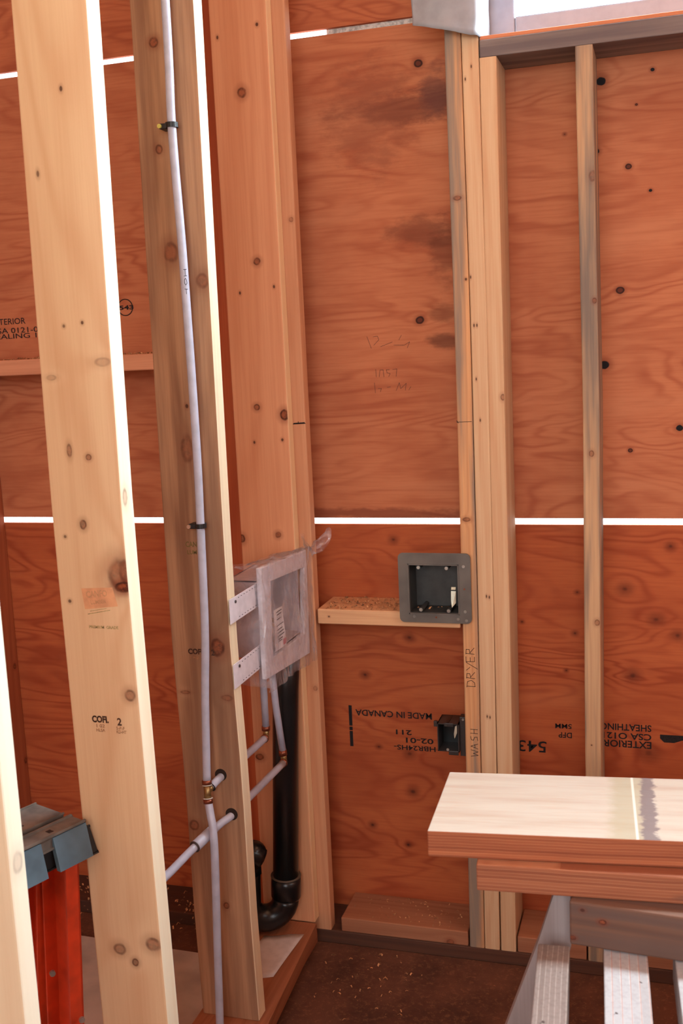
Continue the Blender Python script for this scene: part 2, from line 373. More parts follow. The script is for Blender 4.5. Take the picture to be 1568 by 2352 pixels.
m.build('printed_bar', INK, w_low)
m = MB(); m.prism([(-.014, -.0006, .556), (.04, -.0006, .556), (.06, -.0006, .55), (.035, -.0006, .542), (.02, -.0006, .536), (-.004, -.0006, .536), (-.014, -.0006, .546)], (0, .001, 0))
m.build('printed_mark', INK, w_low)
text('printed_lettering', 'EXTERIOR', (-1.848, 0, 1.663), X, Z, .116, .017, INK, w_mid, bold=.01)
text('printed_lettering', 'CSA 0121-08', (-1.848, 0, 1.6385), X, Z, .170, .015, INK, w_mid, bold=.01)
text('printed_lettering', 'SEALING 12', (-1.848, 0, 1.623), X, Z, .170, .014, INK, w_mid, bold=.01)
text('printed_lettering', '543', (-1.435, 0, 1.6845), X, Z, .044, .012, INK, w_mid, bold=.04)
m = MB(); cpts = [(-1.416+.022*math.cos(a*math.pi/12), -.0006, 1.691+.022*math.sin(a*math.pi/12)) for a in range(25)]
m.tube(cpts, .0014, 6); m.build('printed_mark', INK, w_mid)
hw = [[(0,1),(.3,0)],[(.45,.95),(.8,1),(.9,.7),(.5,.25)],[(1.0,.1),(1.9,.45)],[(2.6,1),(2.4,.6)],[(2.0,.2),(2.8,.15),(3.2,.4),(3.0,-.1)]]
scrawl('pencil_note', hw, (-.735, 0, 1.550), X, Z, (.035, .03), PENCIL, w_mid, .0009)
scrawl('pencil_note', [[(0,1),(.02,0)],[(.3,0),(.4,.9),(.7,.9),(.75,0)],[(1.3,.9),(1.0,.9),(1.05,.5),(1.35,.4),(1.2,0)],[(1.6,.9),(2.0,.95),(1.9,0)]], (-.715, 0, 1.476), X, Z, (.028, .02), PENCIL, w_mid, .0009)
scrawl('pencil_note', [[(0,1),(.05,-.2)],[(.3,.3),(.6,.3),(.5,-.1)],[(1.1,.4),(1.4,.45)],[(1.9,0),(2.2,.9),(2.3,.2),(2.8,.8),(2.7,0)],[(3.2,.4),(3.0,0)]], (-.72, 0, 1.440), X, Z, (.03, .022), PENCIL, w_mid, .0009)

# ------------------------------------------------------------------ studs of the back wall
M_S1 = wood('fir_s1', (214, 160, 112), (178, 112, 72), knots=[('xz', .0, 1.887, .010, .55, .8), ('xz', .0, 1.128, .010, .55, .8), ('xz', .015, 1.701, .003, 1.2, 1)], stain=(140, 120, 104), stain_amt=1.0, seed=3, wid=12)
nail = [(-.4245,2.174),(-.439,2.148),(-.439,1.705),(-.427,1.593),(-.434,1.593),(-.432,1.467),(-.425,1.369),(-.421,.937),(-.414,.935),(-.427,.629),(-.42,.627)]
M_S2 = wood('fir_s2', (212, 176, 138), (186, 122, 80), knots=[('xz', a+.4255, b, .0018, 2.4, 1) for a, b in nail], seed=5, grain=.2)
M_S3 = wood('fir_s3', (212, 176, 138), (188, 124, 80), knots=[('xz', .016, 1.422, .006, 1.3, .7)], seed=6, grain=.22, wid=10)
bs = [(0, -.004), (.9, .002), (1.6, .003), (2.2, -.001)]
stud('wall_stud', -.484, -.446, -.14, 0, .0, 3.12, M_S1, 'full-height stud with DRYER and WASH handwritten in black, left of the window', group=None, bow=bs)
stud('wall_stud', -.4448, -.406, -.14, 0, .0, 3.12, M_S2, 'full-height nailed stud in the middle of the tight three-stud cluster at the window', bow=bs)
stud('wall_stud', -.4048, -.366, -.14, 0, .0, 2.19, M_S3, 'pale stud ending under the left end of the rough window sill', bow=[(0, -.002), (.9, .001), (2.2, -.001)])
M_CR = wood('fir_cripple', (204, 164, 124), (170, 126, 92), knots=[('xz', .012, 1.91, .008, 1.5, .5), ('xz', .014, 1.635, .005, 1.3, .8), ('xz', .004, 1.285, .006, 1.3, .7), ('xz', .013, .879, .006, 1.2, .7), ('xz', -.003, .571, .002, 1, 1)], stain=(126, 110, 98), stain_amt=1.0, seed=8, wid=14, grain=.3)
stud('cripple_stud', -.189, -.151, -.14, 0, .0, 2.19, M_CR, 'slim grey-streaked short stud standing under the middle of the window sill', bow=[(0, .002), (.6, 0), (1.4, .004), (2.15, -.004)])
# flat nailer where the plumbing partition meets the back wall, and the partition's end stud
M_E = wood('fir_e', (206, 150, 112), (176, 112, 76), knots=[('xz', .06, 1.87, .006, 1, .6), ('xz', .06, .68, .006, 1.2, .5)], seed=9, grain=.3)
nailer = stud('wall_nailer', -1.006, -.866, -.14, -.102, 0, 3.12, M_E, 'flat nailer stud at the corner with a short thick black ink mark across it', cat='stud')
M_F = wood('fir_f', (190, 100, 60), (150, 66, 36), seed=11, grain=.4)
stud('wall_nailer', -1.162, -1.022, -.14, -.102, 0, 3.12, M_F, 'reddish flat board showing as a narrow strip left of the knotted corner stud', cat='stud')
M_G = wood('fir_g', (176, 96, 60), (136, 64, 40), knots=[('yz', .05, .66, .006, 1.5, 1), ('yz', .06, .36, .006, 1.5, 1)], seed=12, grain=.3)
stud('wall_stud', -1.905, -1.862, -.14, 0, 0, 3.12, M_G, 'dark reddish stud at the far left edge behind the ladder')
# marks on studs
s1 = bpy.data.objects['wall_stud']
scrawl('ink_mark', [[(0, 0), (1, 0)], [(0, .12), (.12, -.1)]], (-.482, -.14, 1.366), X, Z, (.036, .03), INK, s1, .0012)
# DRYER / WASH: reads bottom to top (rotated 90 degrees)
L = {'D': [[(0,0),(.05,1)],[(-.1,1),(.6,.9),(.8,.45),(.5,.05),(0,0)]], 'R': [[(0,0),(.1,1)],[(0,1),(.6,.95),(.6,.6),(.1,.5)],[(.2,.5),(.8,0)]],
     'Y': [[(0,1),(.4,.55)],[(1.0,1),(.2,-.35)]], 'E': [[(.1,0),(.05,1)],[(.05,1),(.7,1)],[(.1,.5),(.6,.5)],[(.1,0),(.7,0)]],
     'W': [[(0,1),(.2,0),(.45,.7),(.7,0),(1,1)]], 'A': [[(0,0),(.4,1),(.75,0)],[(.15,.4),(.65,.45)]], 'S': [[(.7,1),(.2,.9),(.15,.6),(.6,.45),(.65,.1),(.1,0)]], 'H': [[(0,0),(.05,1)],[(.6,0),(.65,1)],[(.02,.5),(.62,.5)]],
     'O': [[(.35,0),(.05,.3),(.1,.8),(.4,1),(.7,.7),(.65,.2),(.35,0)]], 'T': [[(0,1),(.8,1)],[(.4,1),(.4,0)]]}
def word(w, adv=1.05):
    out = []
    for i, ch in enumerate(w): out += [[(x+i*adv, y) for x, y in st] for st in L[ch]]
    return out
scrawl('handwriting', word('DRYER', 1.02), (-.455, -.14, .705), Z, -X, (.0205, .021), INK, s1, .0013)
scrawl('handwriting', word('WASH', 1.15), (-.452, -.14, .522), Z, -X, (.0175, .018), INK, s1, .0013)
scrawl('ink_mark', [[(0, 0), (1, 0.03)], [(.1, .06), (.95, .1)], [(.1, .0), (.9, .05)], [(.45, .2), (.45, 0)]], (-.900, -.14, 1.371), X, Z, (.034, .03), INK, nailer, .0017)

# ------------------------------------------------------------------ partition studs
BOWB = [(.0, .010), (.3, .006), (.8, -.001), (1.27, -.007), (1.72, -.003), (2.15, .002), (3.1, .008)]
kb = [('xz',-.015,1.229,.007,1.25,.9),('xz',.051,.918,.011,1,.75),('xz',.049,1.511,.016,.5,.35),('xz',.016,1.579,.0028,1.2,1),('xz',.012,1.961,.003,1.6,1),('xz',.007,1.348,.0055,1,.8),('xz',-.03,1.36,.005,2.4,.7),('xz',-.013,.418,.013,.9,.7),('xz',.058,.436,.015,.9,.8),('xz',.018,.395,.007,1.1,.9),('xz',-.053,1.488,.010,.5,.35),('xz',-.053,1.207,.003,1,.8),('xz',-.055,1.089,.0035,1,.9),('xz',.021,1.096,.003,1,1),('xz',-.02,1.575,.0028,1.1,.8),('xz',-.045,1.83,.003,2,.8),('xz',.050,1.140,.024,1.2,.8),('xz',.062,1.145,.014,1.5,.7),('xz',.056,1.117,.017,.55,1.6),('yz',.012,1.99,.010,2.4,.35),('yz',-.008,1.275,.008,2.0,.5)]
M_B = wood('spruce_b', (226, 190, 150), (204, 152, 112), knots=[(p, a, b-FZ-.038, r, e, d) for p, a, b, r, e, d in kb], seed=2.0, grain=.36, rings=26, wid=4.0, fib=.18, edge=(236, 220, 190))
gp = 'spruce studs of the plumbing partition'
stB = stud('partition_stud', -1.040, -.900, -1.035, -.990, .04, 3.1, M_B, 'wide pale spruce stud with a green lumber stamp and a large split knot', group=gp, bow=BOWB)
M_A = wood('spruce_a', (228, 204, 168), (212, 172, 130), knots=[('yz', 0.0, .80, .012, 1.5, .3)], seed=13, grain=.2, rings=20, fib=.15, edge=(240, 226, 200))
stud('partition_stud', -1.043, -.902, -1.452, -1.412, .04, 3.1, M_A, 'nearest partition stud, its bright edge cut by the lower left corner of the picture', group=gp)
kc = [('xz',-.017,2.18,.010,1,1),('xz',-.021,1.973,.008,1.2,.8),('xz',-.010,1.767,.016,1.3,.7),('xz',.036,.923,.016,1.25,1),('xz',.002,1.449,.004,1.3,1),('xz',-.004,1.359,.014,2.2,.5),('xz',.016,.317,.007,1.1,.8),('xz',-.050,.505,.012,1,.7),('xz',.056,1.705,.014,1.1,.5),('xz',-.049,.818,.012,.35,.5),('xz',.05,.81,.014,.5,.4)]
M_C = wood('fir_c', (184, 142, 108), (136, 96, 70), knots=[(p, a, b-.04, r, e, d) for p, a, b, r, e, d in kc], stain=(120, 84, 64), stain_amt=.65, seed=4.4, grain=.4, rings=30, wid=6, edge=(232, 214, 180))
stC = stud('partition_stud', -1.040, -.900, -.610, -.566, .04, 3.1, M_C, 'streaked brown partition stud behind the long grey water pipe', group=gp, bow=[(.05, .008), (.28, .003), (.62, .004), (.9, -.004), (1.2, -.003), (1.75, .001), (2.26, .006)])
kd = [('xz',0,2.169,.011,1.1,1),('xz',.014,1.773,.009,1,1),('xz',-.008,1.418,.008,1,1),('xz',.065,1.397,.012,1.1,1.3),('xz',.030,1.094,.008,1,1),('xz',-.057,.496,.011,.8,1),('xz',.048,2.317,.004,1.2,1),('xz',-.054,2.3,.003,1.6,1),('xz',-.07,1.083,.009,1.2,1),('xz',-.035,1.70,.003,1.5,1),('xz',.055,1.71,.003,1.5,1),('xz',-.02,1.33,.003,1.4,1),('xz',.055,1.335,.0035,1.2,1)]
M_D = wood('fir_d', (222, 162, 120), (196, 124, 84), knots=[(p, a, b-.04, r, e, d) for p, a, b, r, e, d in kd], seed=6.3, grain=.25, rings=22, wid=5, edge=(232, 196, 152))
stud('partition_stud', -1.044, -.898, -.178, -.1405, .04, 3.1, M_D, 'knotty end stud of the partition against the back wall, behind the black drain', group=gp)

# stamps on stud B and C
M_GREEN = plain('green_stamp', (120, 146, 84), .9, var=.2, scale=300); M_PINK = plain('pink_stamp', (226, 164, 120), .9, var=.04, scale=60)
M_BROWNINK = plain('brown_ink', (92, 58, 40), .9, var=.3, scale=300); M_FAINT = plain('faint_ink', (186, 128, 88), .9, var=.2, scale=300); M_FGREEN = plain('faint_green_ink', (186, 160, 104), .9, var=.15, scale=300)
def bt(s, x, z, w, h, mat, par=stB, y=-1.035, bow=BOWB, tilt=.0, bold=.02):
    text('lumber_stamp', s, (x+interp(bow, z), y, z), (1, 0, tilt), (-tilt, 0, 1), w, h, mat, par, bold=bold)
m = MB(); dx = interp(BOWB, 1.14)
m.prism([(-.994+dx, -1.0354, 1.153), (-.932+dx, -1.0354, 1.156), (-.924+dx, -1.0354, 1.122), (-.990+dx, -1.0354, 1.115)], (0, .001, 0)); m.build('lumber_stamp', M_PINK, stB)
bt('CANFO', -.985, 1.136, .042, .0125, M_GREEN, tilt=.08, bold=.03); bt('LUMBER', -.977, 1.124, .031, .0075, M_GREEN, tilt=.1, bold=.03)
m = MB(); m.prism([(-.985+dx, -1.0354, 1.1055), (-.94+dx, -1.0354, 1.114), (-.94+dx, -1.0354, 1.1150), (-.985+dx, -1.0354, 1.1068)], (0, .001, 0)); m.prism([(-.98+dx, -1.0354, 1.111), (-.947+dx, -1.0354, 1.117), (-.947+dx, -1.0354, 1.1178), (-.98+dx, -1.0354, 1.112)], (0, .001, 0)); m.build('lumber_stamp', M_FGREEN, stB)
bt('PREMIUM  GRADE', -.985, 1.080, .058, .0055, M_FGREEN)
bt('COFI.', -.998, .903, .034, .0135, M_BROWNINK, bold=.05); bt('2', -.947, .900, .009, .0145, M_BROWNINK, bold=.03)
bt('1 02', -.990, .894, .017, .0065, M_FAINT); bt('HLSA', -.991, .886, .018, .006, M_FAINT); bt('S-P-F', -.950, .892, .017, .006, M_FAINT); bt('KD-HT', -.950, .885, .020, .006, M_FAINT)
kw = dict(par=stC, y=-.61, bow=[(0, 0)])
bt('CAN', -.993, 1.146, .026, .012, M_FGREEN if False else plain('green_stamp_dull', (128, 112, 62), .9, var=.2), **kw); bt('LUM', -.990, 1.130, .022, .009, bpy.data.materials['green_stamp_dull'], **kw)
bt('COFI', -1.005, .906, .034, .013, M_BROWNINK, bold=.05, **kw); bt('1 02', -1.0, .895, .020, .007, M_FAINT, **kw); bt('2', -.950, .905, .009, .013, M_BROWNINK, **kw)

# ------------------------------------------------------------------ plates and blocks
M_PLATE = wood('fir_plate_dark', (96, 60, 44), (70, 42, 32), 'x', seed=3.3, grain=.4, stain=(70, 48, 40), stain_amt=.6)
M_PLY_P = wood('fir_plate_y', (150, 92, 66), (110, 64, 46), 'y', seed=3.9, grain=.3, stain=(96, 64, 52), stain_amt=.5)
M_BLK = wood('fir_block', (222, 172, 128), (190, 130, 90), 'x', knots=[('xz', -.155, .02, .003, .8, 1)], seed=5.5, grain=.2)
M_BLK2 = wood('fir_block_floor', (166, 110, 80), (130, 78, 54), 'x', knots=[('xz', .125, .006, .010, .8, .8)], seed=6.6, grain=.3)
M_BLK3 = wood('fir_block_left', (212, 148, 112), (176, 110, 80), 'x', seed=7.1, grain=.3)
board('bottom_plate', -2.55, 2.35, -.140, 0, FZ, -.0005, M_PLATE, 'long dark bottom plate lying on the floor under the back wall studs', 'wall plate')
board('bottom_plate', -1.040, -.905, -3.4, -.142, FZ, -.0005, M_PLY_P, 'purplish lower plate under the partition, beside the brown floor', 'wall plate')
M_PP = wood('fir_plate_top', (160, 102, 72), (122, 70, 46), 'y', seed=8.9, grain=.35)
m = MB(); m.prism([(-1.040, -.182, 0), (-.893, -.182, 0), (-.868, -.62, 0), (-.868, -3.4, 0), (-1.040, -3.4, 0)], (0, 0, .039))
tag(m.build('partition_plate', M_PP, loc=(-.96, -.6, 0)), 'light-edged upper bottom plate carrying the partition studs and the drain trap', 'wall plate')
blk = board('blocking', -.860, -.488, -.140, 0, .854, .893, M_BLK, 'horizontal block across the narrow bay, behind the grey dryer box', 'block')
board('blocking', -.837, -.492, -.140, 0, 0, .040, M_BLK2, 'low block on the floor plate in the bay right of the black drain', 'block')
board('blocking', -.364, -.191, -.140, 0, 0, .044, M_BLK2, 'low block on the floor plate between window studs, behind the sawhorse', 'block')
board('blocking', -.149, .26, -.140, 0, 0, .043, M_BLK2, 'low block on the floor plate at far right, seen between sawhorse legs', 'block')
board('blocking', -1.860, -1.164, -.140, 0, 1.521, 1.563, M_BLK3, 'high horizontal block at the upper left, seen either side of the wide stud', 'block')

# rough sill
M_SILL = wood('fir_sill_grey', (142, 126, 118), (110, 96, 92), 'x', seed=9.4, grain=.45, stain=(92, 80, 82), stain_amt=.7)
board('window_sill', -.4045, 1.70, -.140, 0, 2.1905, 2.2285, M_SILL, 'weathered grey rough sill under the window', 'sill', b=.002)
M_STRIP = wood('sill_strip', (204, 128, 90), (170, 92, 60), 'x', seed=9.9, grain=.3)
board('sill_strip', -.4045, 1.70, -.136, 0, 2.229, 2.2375, M_STRIP, 'thin orange plywood strip on top of the grey window sill', 'strip', b=.001)

# ------------------------------------------------------------------ house wrap
M_WRAP = plain('house_wrap', (150, 148, 152), .6, var=.04, scale=30)
def sheet(fn, nu, nv, name, mat, th=.0008, parent=None, loc=None, smooth=True):
    vs = [fn(i/nu, j/nv) for j in range(nv+1) for i in range(nu+1)]
    fs = [(j*(nu+1)+i, j*(nu+1)+i+1, (j+1)*(nu+1)+i+1, (j+1)*(nu+1)+i) for j in range(nv) for i in range(nu)]
    b = MB(); b.add(vs, fs); o = b.build(name, mat, parent, smooth, loc)
    s = o.modifiers.new('thickness', 'SOLIDIFY'); s.thickness = th; return o
def wrapf(u, v):
    zb = 2.272-.038*min(1, u/.72)
    z = zb+(3.0-zb)*v
    if u < .8:
        t = u/.8; x = -.552+(.147)*t-.004*math.sin(v*9)-.006*(1-t)*v; y = -.158-.014*math.sin(t*3.1)
    else:
        t = (u-.8)/.2; x = -.405+.012*t; y = -.158+.10*t
        z = zb+.004*t+(3.0-zb)*v
    if v < .04 and u < .8: y -= .006*(1-v/.04)
    return (x+.003*mnoise.noise(Vector((u*6, v*14, 1))), y+.004*mnoise.noise(Vector((u*5, v*12, 4))), z)
tag(sheet(wrapf, 40, 60, 'house_wrap', M_WRAP, loc=(-.47, -.16, 2.24)), 'white building wrap flap folded over the studs at the left of the window', 'sheet')
m = MB(); m.box(-.81, -.54, .0135, .017, 2.30, 2.36)
tag(m.build('house_wrap', plain('wrap_outside', (222, 214, 204), .8, var=.12, scale=120)), 'greyish wrap edge showing through the right part of the top gap', 'sheet')

# ------------------------------------------------------------------ water pipes
M_PEX = plain('pex_grey', (182, 184, 200), .35, spec=.5, var=.03)
M_COPPER = plain('copper_ring', (150, 84, 60), .35, metal=.7, var=.1); M_BRASS = plain('brass', (170, 140, 92), .35, metal=.8, var=.1)
M_RINGL = plain('ring_lip', (214, 206, 196), .4, var=.05)
hot = empty('water_pipe', (-.965, -.632, .60), 'long grey hot water pipe running up the stud, with copper tee and riser', 'pipe')
R = .0088
def spline(P, n=10):
    """Catmull-Rom through the points."""
    P = [Vector(p) for p in P]; Q = [P[0]*2-P[1]]+P+[P[-1]*2-P[-2]]; out = []
    for k in range(1, len(Q)-2):
        a, b_, c_, d = Q[k-1:k+3]
        for q in range(n):
            t = q/n; out.append(.5*((2*b_)+(c_-a)*t+(2*a-5*b_+4*c_-d)*t*t+(3*b_-a-3*c_+d)*t**3))
    return out+[P[-1]]
MB().tube(spline([(-.946, -.634, 3.1), (-.944, -.634, 2.246), (-.948, -.634, 2.007), (-.943, -.634, 1.745), (-.941, -.634, 1.389), (-.944, -.634, 1.196), (-.950, -.634, .968), (-.9593, -.636, .82), (-.9626, -.650, .627)]), R, 20).build('pipe', M_PEX, hot, True)
MB().tube(spline([(-.9590, -.6575, .589), (-.9498, -.669, .559), (-.9425, -.678, .534), (-.9375, -.690, .4645), (-.9418, -.70, .2444), (-.9476, -.70, .0843), (-.9490, -.70, .04)]), R, 20).build('pipe', M_PEX, hot, True)
def ring(a, b, r, par, mat=None, name='crimp_ring'):
    return MB().tube([a, b], r, 20).build(name, mat or M_COPPER, par, True)
TA, TB = Vector((-.9626, -.650, .628)), Vector((-.9588, -.658, .588)); tv = (TB-TA).normalized(); TC = TA+tv*.018
BR = (Vector((-.946, -.610, .626))-TC).normalized()
f = MB(); f.tube([TA, TB], .0078, 18); f.tube([TC, TC+BR*.020], .0078, 18); f.build('tee_fitting', M_BRASS, hot, True)
ring(TA-tv*.005, TA+tv*.004, .0108, hot); ring(TB-tv*.005, TB+tv*.004, .0108, hot)
ring(TA+tv*.005, TA+tv*.0063, .0112, hot, M_RINGL); ring(TB-tv*.0075, TB-tv*.006, .0112, hot, M_RINGL)
ring(TC+BR*.013, TC+BR*.0145, .0112, hot, INK)
MB().tube(spline([TC+BR*.0135, (-.947, -.612, .6255), (-.943, -.45, .620), (-.941, -.352, .618)]), R, 18).build('pipe', M_PEX, hot, True)
f = MB(); f.tube([(-.941, -.352, .618), (-.941, -.343, .619), (-.941, -.340, .626), (-.9405, -.340, .640)], .0075, 16); f.build('elbow_fitting', M_BRASS, hot, True)
ring((-.941, -.355, .6178), (-.941, -.349, .618), .0103, hot); ring((-.941, -.340, .635), (-.9405, -.340, .646), .0103, hot)
MB().tube([(-.9405, -.340, .642), (-.940, -.342, .74), (-.9395, -.345, .81)], R, 18).build('pipe', M_PEX, hot, True)
# HOT handwriting on the pipe, reads top to bottom
hotw = [[(0,1),(0,0)],[(0,.55),(.75,.5)],[(.75,1),(.78,0)], [(1.3,.85),(1.05,.5),(1.2,.1),(1.6,.05),(1.85,.45),(1.65,.9),(1.3,.85)], [(2.35,1),(2.3,0)],[(2.3,.5),(2.9,.5)]]
scrawl('handwriting', hotw, (-.9395, -.6425, 1.728), -Z, X, (.017, .0065), INK, hot, .001)
cold = empty('water_pipe', (-.925, -.9, .55), 'level grey cold water pipe bored through the studs, rising to the washer box', 'pipe')
MB().tube(spline([(-.978, -1.012, .512), (-.9790, -.90, .508), (-.9790, -.82, .5032), (-.9765, -.74, .5035), (-.9705, -.71, .508), (-.9615, -.68, .5150), (-.9525, -.654, .5205), (-.9418, -.63, .5278), (-.9276, -.605, .5352), (-.925, -.55, .537), (-.921, -.285, .530)], 6), .0088, 18).build('pipe', M_PEX, cold, True)
MB().tube(spline([(-.9715, -.713, .5075), (-.9615, -.68, .5150), (-.955, -.660, .5195)], 5), .0125, 20).build('pipe_coupling', M_PEX, cold, True)
ring((-.9718, -.714, .5074), (-.9710, -.7115, .5079), .0129, cold, plain('dark_rim', (70, 56, 52), .6))
f = MB(); f.tube([(-.921, -.287, .530), (-.921, -.279, .532), (-.922, -.278, .540), (-.923, -.279, .552)], .0078, 16); f.build('elbow_fitting', M_BRASS, cold, True)
ring((-.921, -.290, .530), (-.921, -.284, .530), .0105, cold); ring((-.923, -.279, .548), (-.9235, -.280, .562), .0105, cold)
MB().tube([(-.923, -.279, .556), (-.930, -.292, .68), (-.934, -.300, .80)], R, 18).build('pipe', M_PEX, cold, True)
# bored holes in stud C (dark rim discs)
M_HOLE = plain('hole_dark', (44, 26, 16), .95, var=.3)
for hx, hz, par in ((-.9465, .6265, stC), (-.9265, .5355, stC)):
    MB().tube([(hx, -.6103, hz+.004), (hx, -.609, hz+.004)], .0145 if hz < .6 else .0140, 24).build('bored_hole', M_HOLE, par)
# pipe ties
M_BLACKP = plain('black_plastic', (30, 30, 32), .45, var=.15); M_YEL = plain('yellow_nail', (206, 196, 96), .5); M_NAIL = plain('nail_head', (220, 190, 170), .35, metal=.6)
for zc, xc, nm, lab in ((2.012, -.948, M_YEL, 'upper black pipe clip with a yellow nail head, on the long grey pipe'), (1.197, -.944, M_NAIL, 'lower black pipe clip with a pale nail head, on the long grey pipe')):
    e = empty('pipe_clip', (xc, -.62, zc), lab, 'clip')
    pts = [(xc-.012, -.612, zc)] + [(xc+.0112*math.cos(a), -.634-.0112*math.sin(a), zc) for a in [math.radians(d) for d in range(180, -61, -20)]]
    b = MB()
    for p, q in zip(pts, pts[1:]):
        p = Vector(p); q = Vector(q); n = (q-p).cross(Z).normalized()*.0018
        b.prism([p+Z*-.005, q+Z*-.005, q+Z*.005, p+Z*.005], n)
    b.box(xc-.026, xc-.010, -.640, -.611, zc-.0065, zc+.0045, .002)
    b.build('strap', M_BLACKP, e)
    MB().tube([(xc-.0235, -.6445, zc-.001), (xc-.0235, -.639, zc-.001)], .0042, 14).build('nail', nm, e)

# ------------------------------------------------------------------ black drain
M_ABS = plain('abs_black', (26, 27, 29), .28, spec=.5, var=.1, scale=12)
dr = empty('drain_pipe', (-.955, -.222, .04), 'thick black drain standpipe with a curved trap, behind the water pipes', 'pipe')
MB().tube([(-.915, -.222, .841), (-.928, -.222, .70), (-.958, -.222, .165)], .0335, 32).build('standpipe', M_ABS, dr, True)
MB().tube([(-.956, -.222, .190), (-.957, -.222, .172), (-.959, -.222, .135), (-.960, -.223, .130)], [.0385, .0395, .0395, .036], 32).build('hub', M_ABS, dr, True)
MB().tube([(-.9562, -.222, .1925), (-.9563, -.222, .1905)], .0400, 32).build('hub_rim', plain('hub_edge', (92, 80, 66), .5), dr, True)
tp = []
ex, ey = -.088, -.050
for k in range(0, 13):
    a = math.pi*k/12; t = (1-math.cos(a))/2; tp.append((-.960+ex*t, -.223+ey*t, .130-.050*math.sin(a)))
tp += [(-1.046, -.272, .19), (-1.044, -.272, .24)]
tp = [(x, y, z) for x, y, z in tp]
MB().tube(tp, [.0355]*len(tp), 28).build('trap_bend', M_ABS, dr, True)
b = MB(); b.tube([(-1.044, -.272, .215), (-1.044, -.272, .255)], .040, 8); b.tube([(-1.040, -.275, .25), (-1.005, -.30, .295), (-1.000, -.30, .31)], [.036, .030, .012], 20); b.tube([(-.985, -.302, .275), (-1.06, -.300, .30)], .024, 8); b.build('trap_fitting', M_ABS, dr, True)
tag(sheet(lambda u, v: (-1.02+.10*u+.012*v, -.47+.20*v+.03*u, .0405+.0015*math.sin(u*7+v*3)), 8, 8, 'paper_sheet', plain('paper_white', (206, 200, 200), .8, var=.03), loc=(-.97, -.37, .041)), 'small white paper sheet under the black drain trap', 'paper')

# ------------------------------------------------------------------ washer outlet box in its plastic bag
wb = empty('washer_outlet_box', (-.93, -.31, .79), 'white plastic washer outlet box with a square flange, fixed to the partition', 'outlet box')
M_WP = plain('white_plastic', (222, 216, 222), .4, var=.03)
def flange_ring(x, th):
    O_ = [(-.467, 1.070), (-.144, 1.050), (-.155, .779), (-.470, .808)]; I_ = [(-.406, 1.026), (-.166, 1.008), (-.190, .842), (-.417, .846)]
    vs = [(x, *p) for p in O_]+[(x, *p) for p in I_]+[(x-th, *p) for p in O_]+[(x-th, *p) for p in I_]; fs = []
    for i in range(4):
        j = (i+1) % 4; fs += [(i, j, 4+j, 4+i), (8+i, 12+i, 12+j, 8+j), (i, 8+i, 8+j, j), (4+i, 4+j, 12+j, 12+i)]
    b = MB(); b.add(vs, fs); return b
fo = flange_ring(-.880, .012).build('flange', M_WP, wb)
bv = fo.modifiers.new('bevel', 'BEVEL'); bv.width = .003; bv.segments = 2
b = MB(); bx0, bx1, by0, by1, bz0, bz1 = -.985, -.892, -.425, -.185, .845, 1.030; t = .003
b.box(bx0, bx0+t, by0, by1, bz0, bz1); b.box(bx0, bx1, by0, by0+t, bz0, bz1); b.box(bx0, bx1, by1-t, by1, bz0, bz1); b.box(bx0, bx1, by0, by1, bz0, bz0+t); b.box(bx0, bx1, by0, by1, bz1-t, bz1)
b.build('housing', plain('white_plastic_body', (200, 186, 190), .5, var=.04), wb)
M_SLOT = plain('slot_dark', (70, 66, 74), .8)
for z0, z1 in ((.977, 1.032), (.832, .887)):
    b = MB(); b.box(-.8985, -.8965, -.616, -.440, z0, z1, .0007); br = b.build('bracket', M_WP, wb)
    for k in range(8):
        yy = -.568+k*.0165
        for zz in (z1-.006, z0+.006): MB().box(-.8966, -.8961, yy, yy+.005, zz-.0007, zz+.0007).build('slot', M_SLOT, br)
    MB().tube([(-.8966, -.585, z1-.011), (-.8945, -.585, z1-.011)], .0035, 12).build('nail', plain('nail_grey', (90, 90, 96), .3, metal=.7), br)
# valves and drain opening inside, paper label
b = MB(); b.tube([(-.94, -.345, .850), (-.94, -.345, .905)], .010, 14); b.tube([(-.93, -.345, .9), (-.90, -.345, .9)], .009, 14); b.build('valve', M_BRASS, wb, True)
b = MB(); b.tube([(-.93, -.300, .850), (-.93, -.300, .905)], .010, 14); b.tube([(-.93, -.300, .9), (-.90, -.300, .9)], .009, 14); b.build('valve', M_BRASS, wb, True)
lab = MB(); lab.prism([(-.8785, -.400, .955), (-.8765, -.352, .953), (-.8755, -.336, .855), (-.8795, -.402, .855)], (-.0008, 0, 0)); lo_ = lab.build('paper_label', plain('label_paper', (232, 226, 228), .7, var=.02), wb)
M_RED = plain('label_red', (214, 70, 84), .6)
b = MB(); b.box(-.8750, -.8745, -.358, -.341, .860, .874); b.build('label_print', M_RED, lo_)
b = MB()
for zz, a, c2 in ((.948, -.395, -.360), (.941, -.392, -.362), (.930, -.394, -.364), (.915, -.396, -.352), (.905, -.396, -.360), (.897, -.394, -.352), (.889, -.394, -.349), (.881, -.392, -.362), (.876, -.394, -.366)): b.box(-.8755, -.8748, a, c2, zz-.0009, zz+.0009)
b.build('label_print', M_SLOT, lo_)
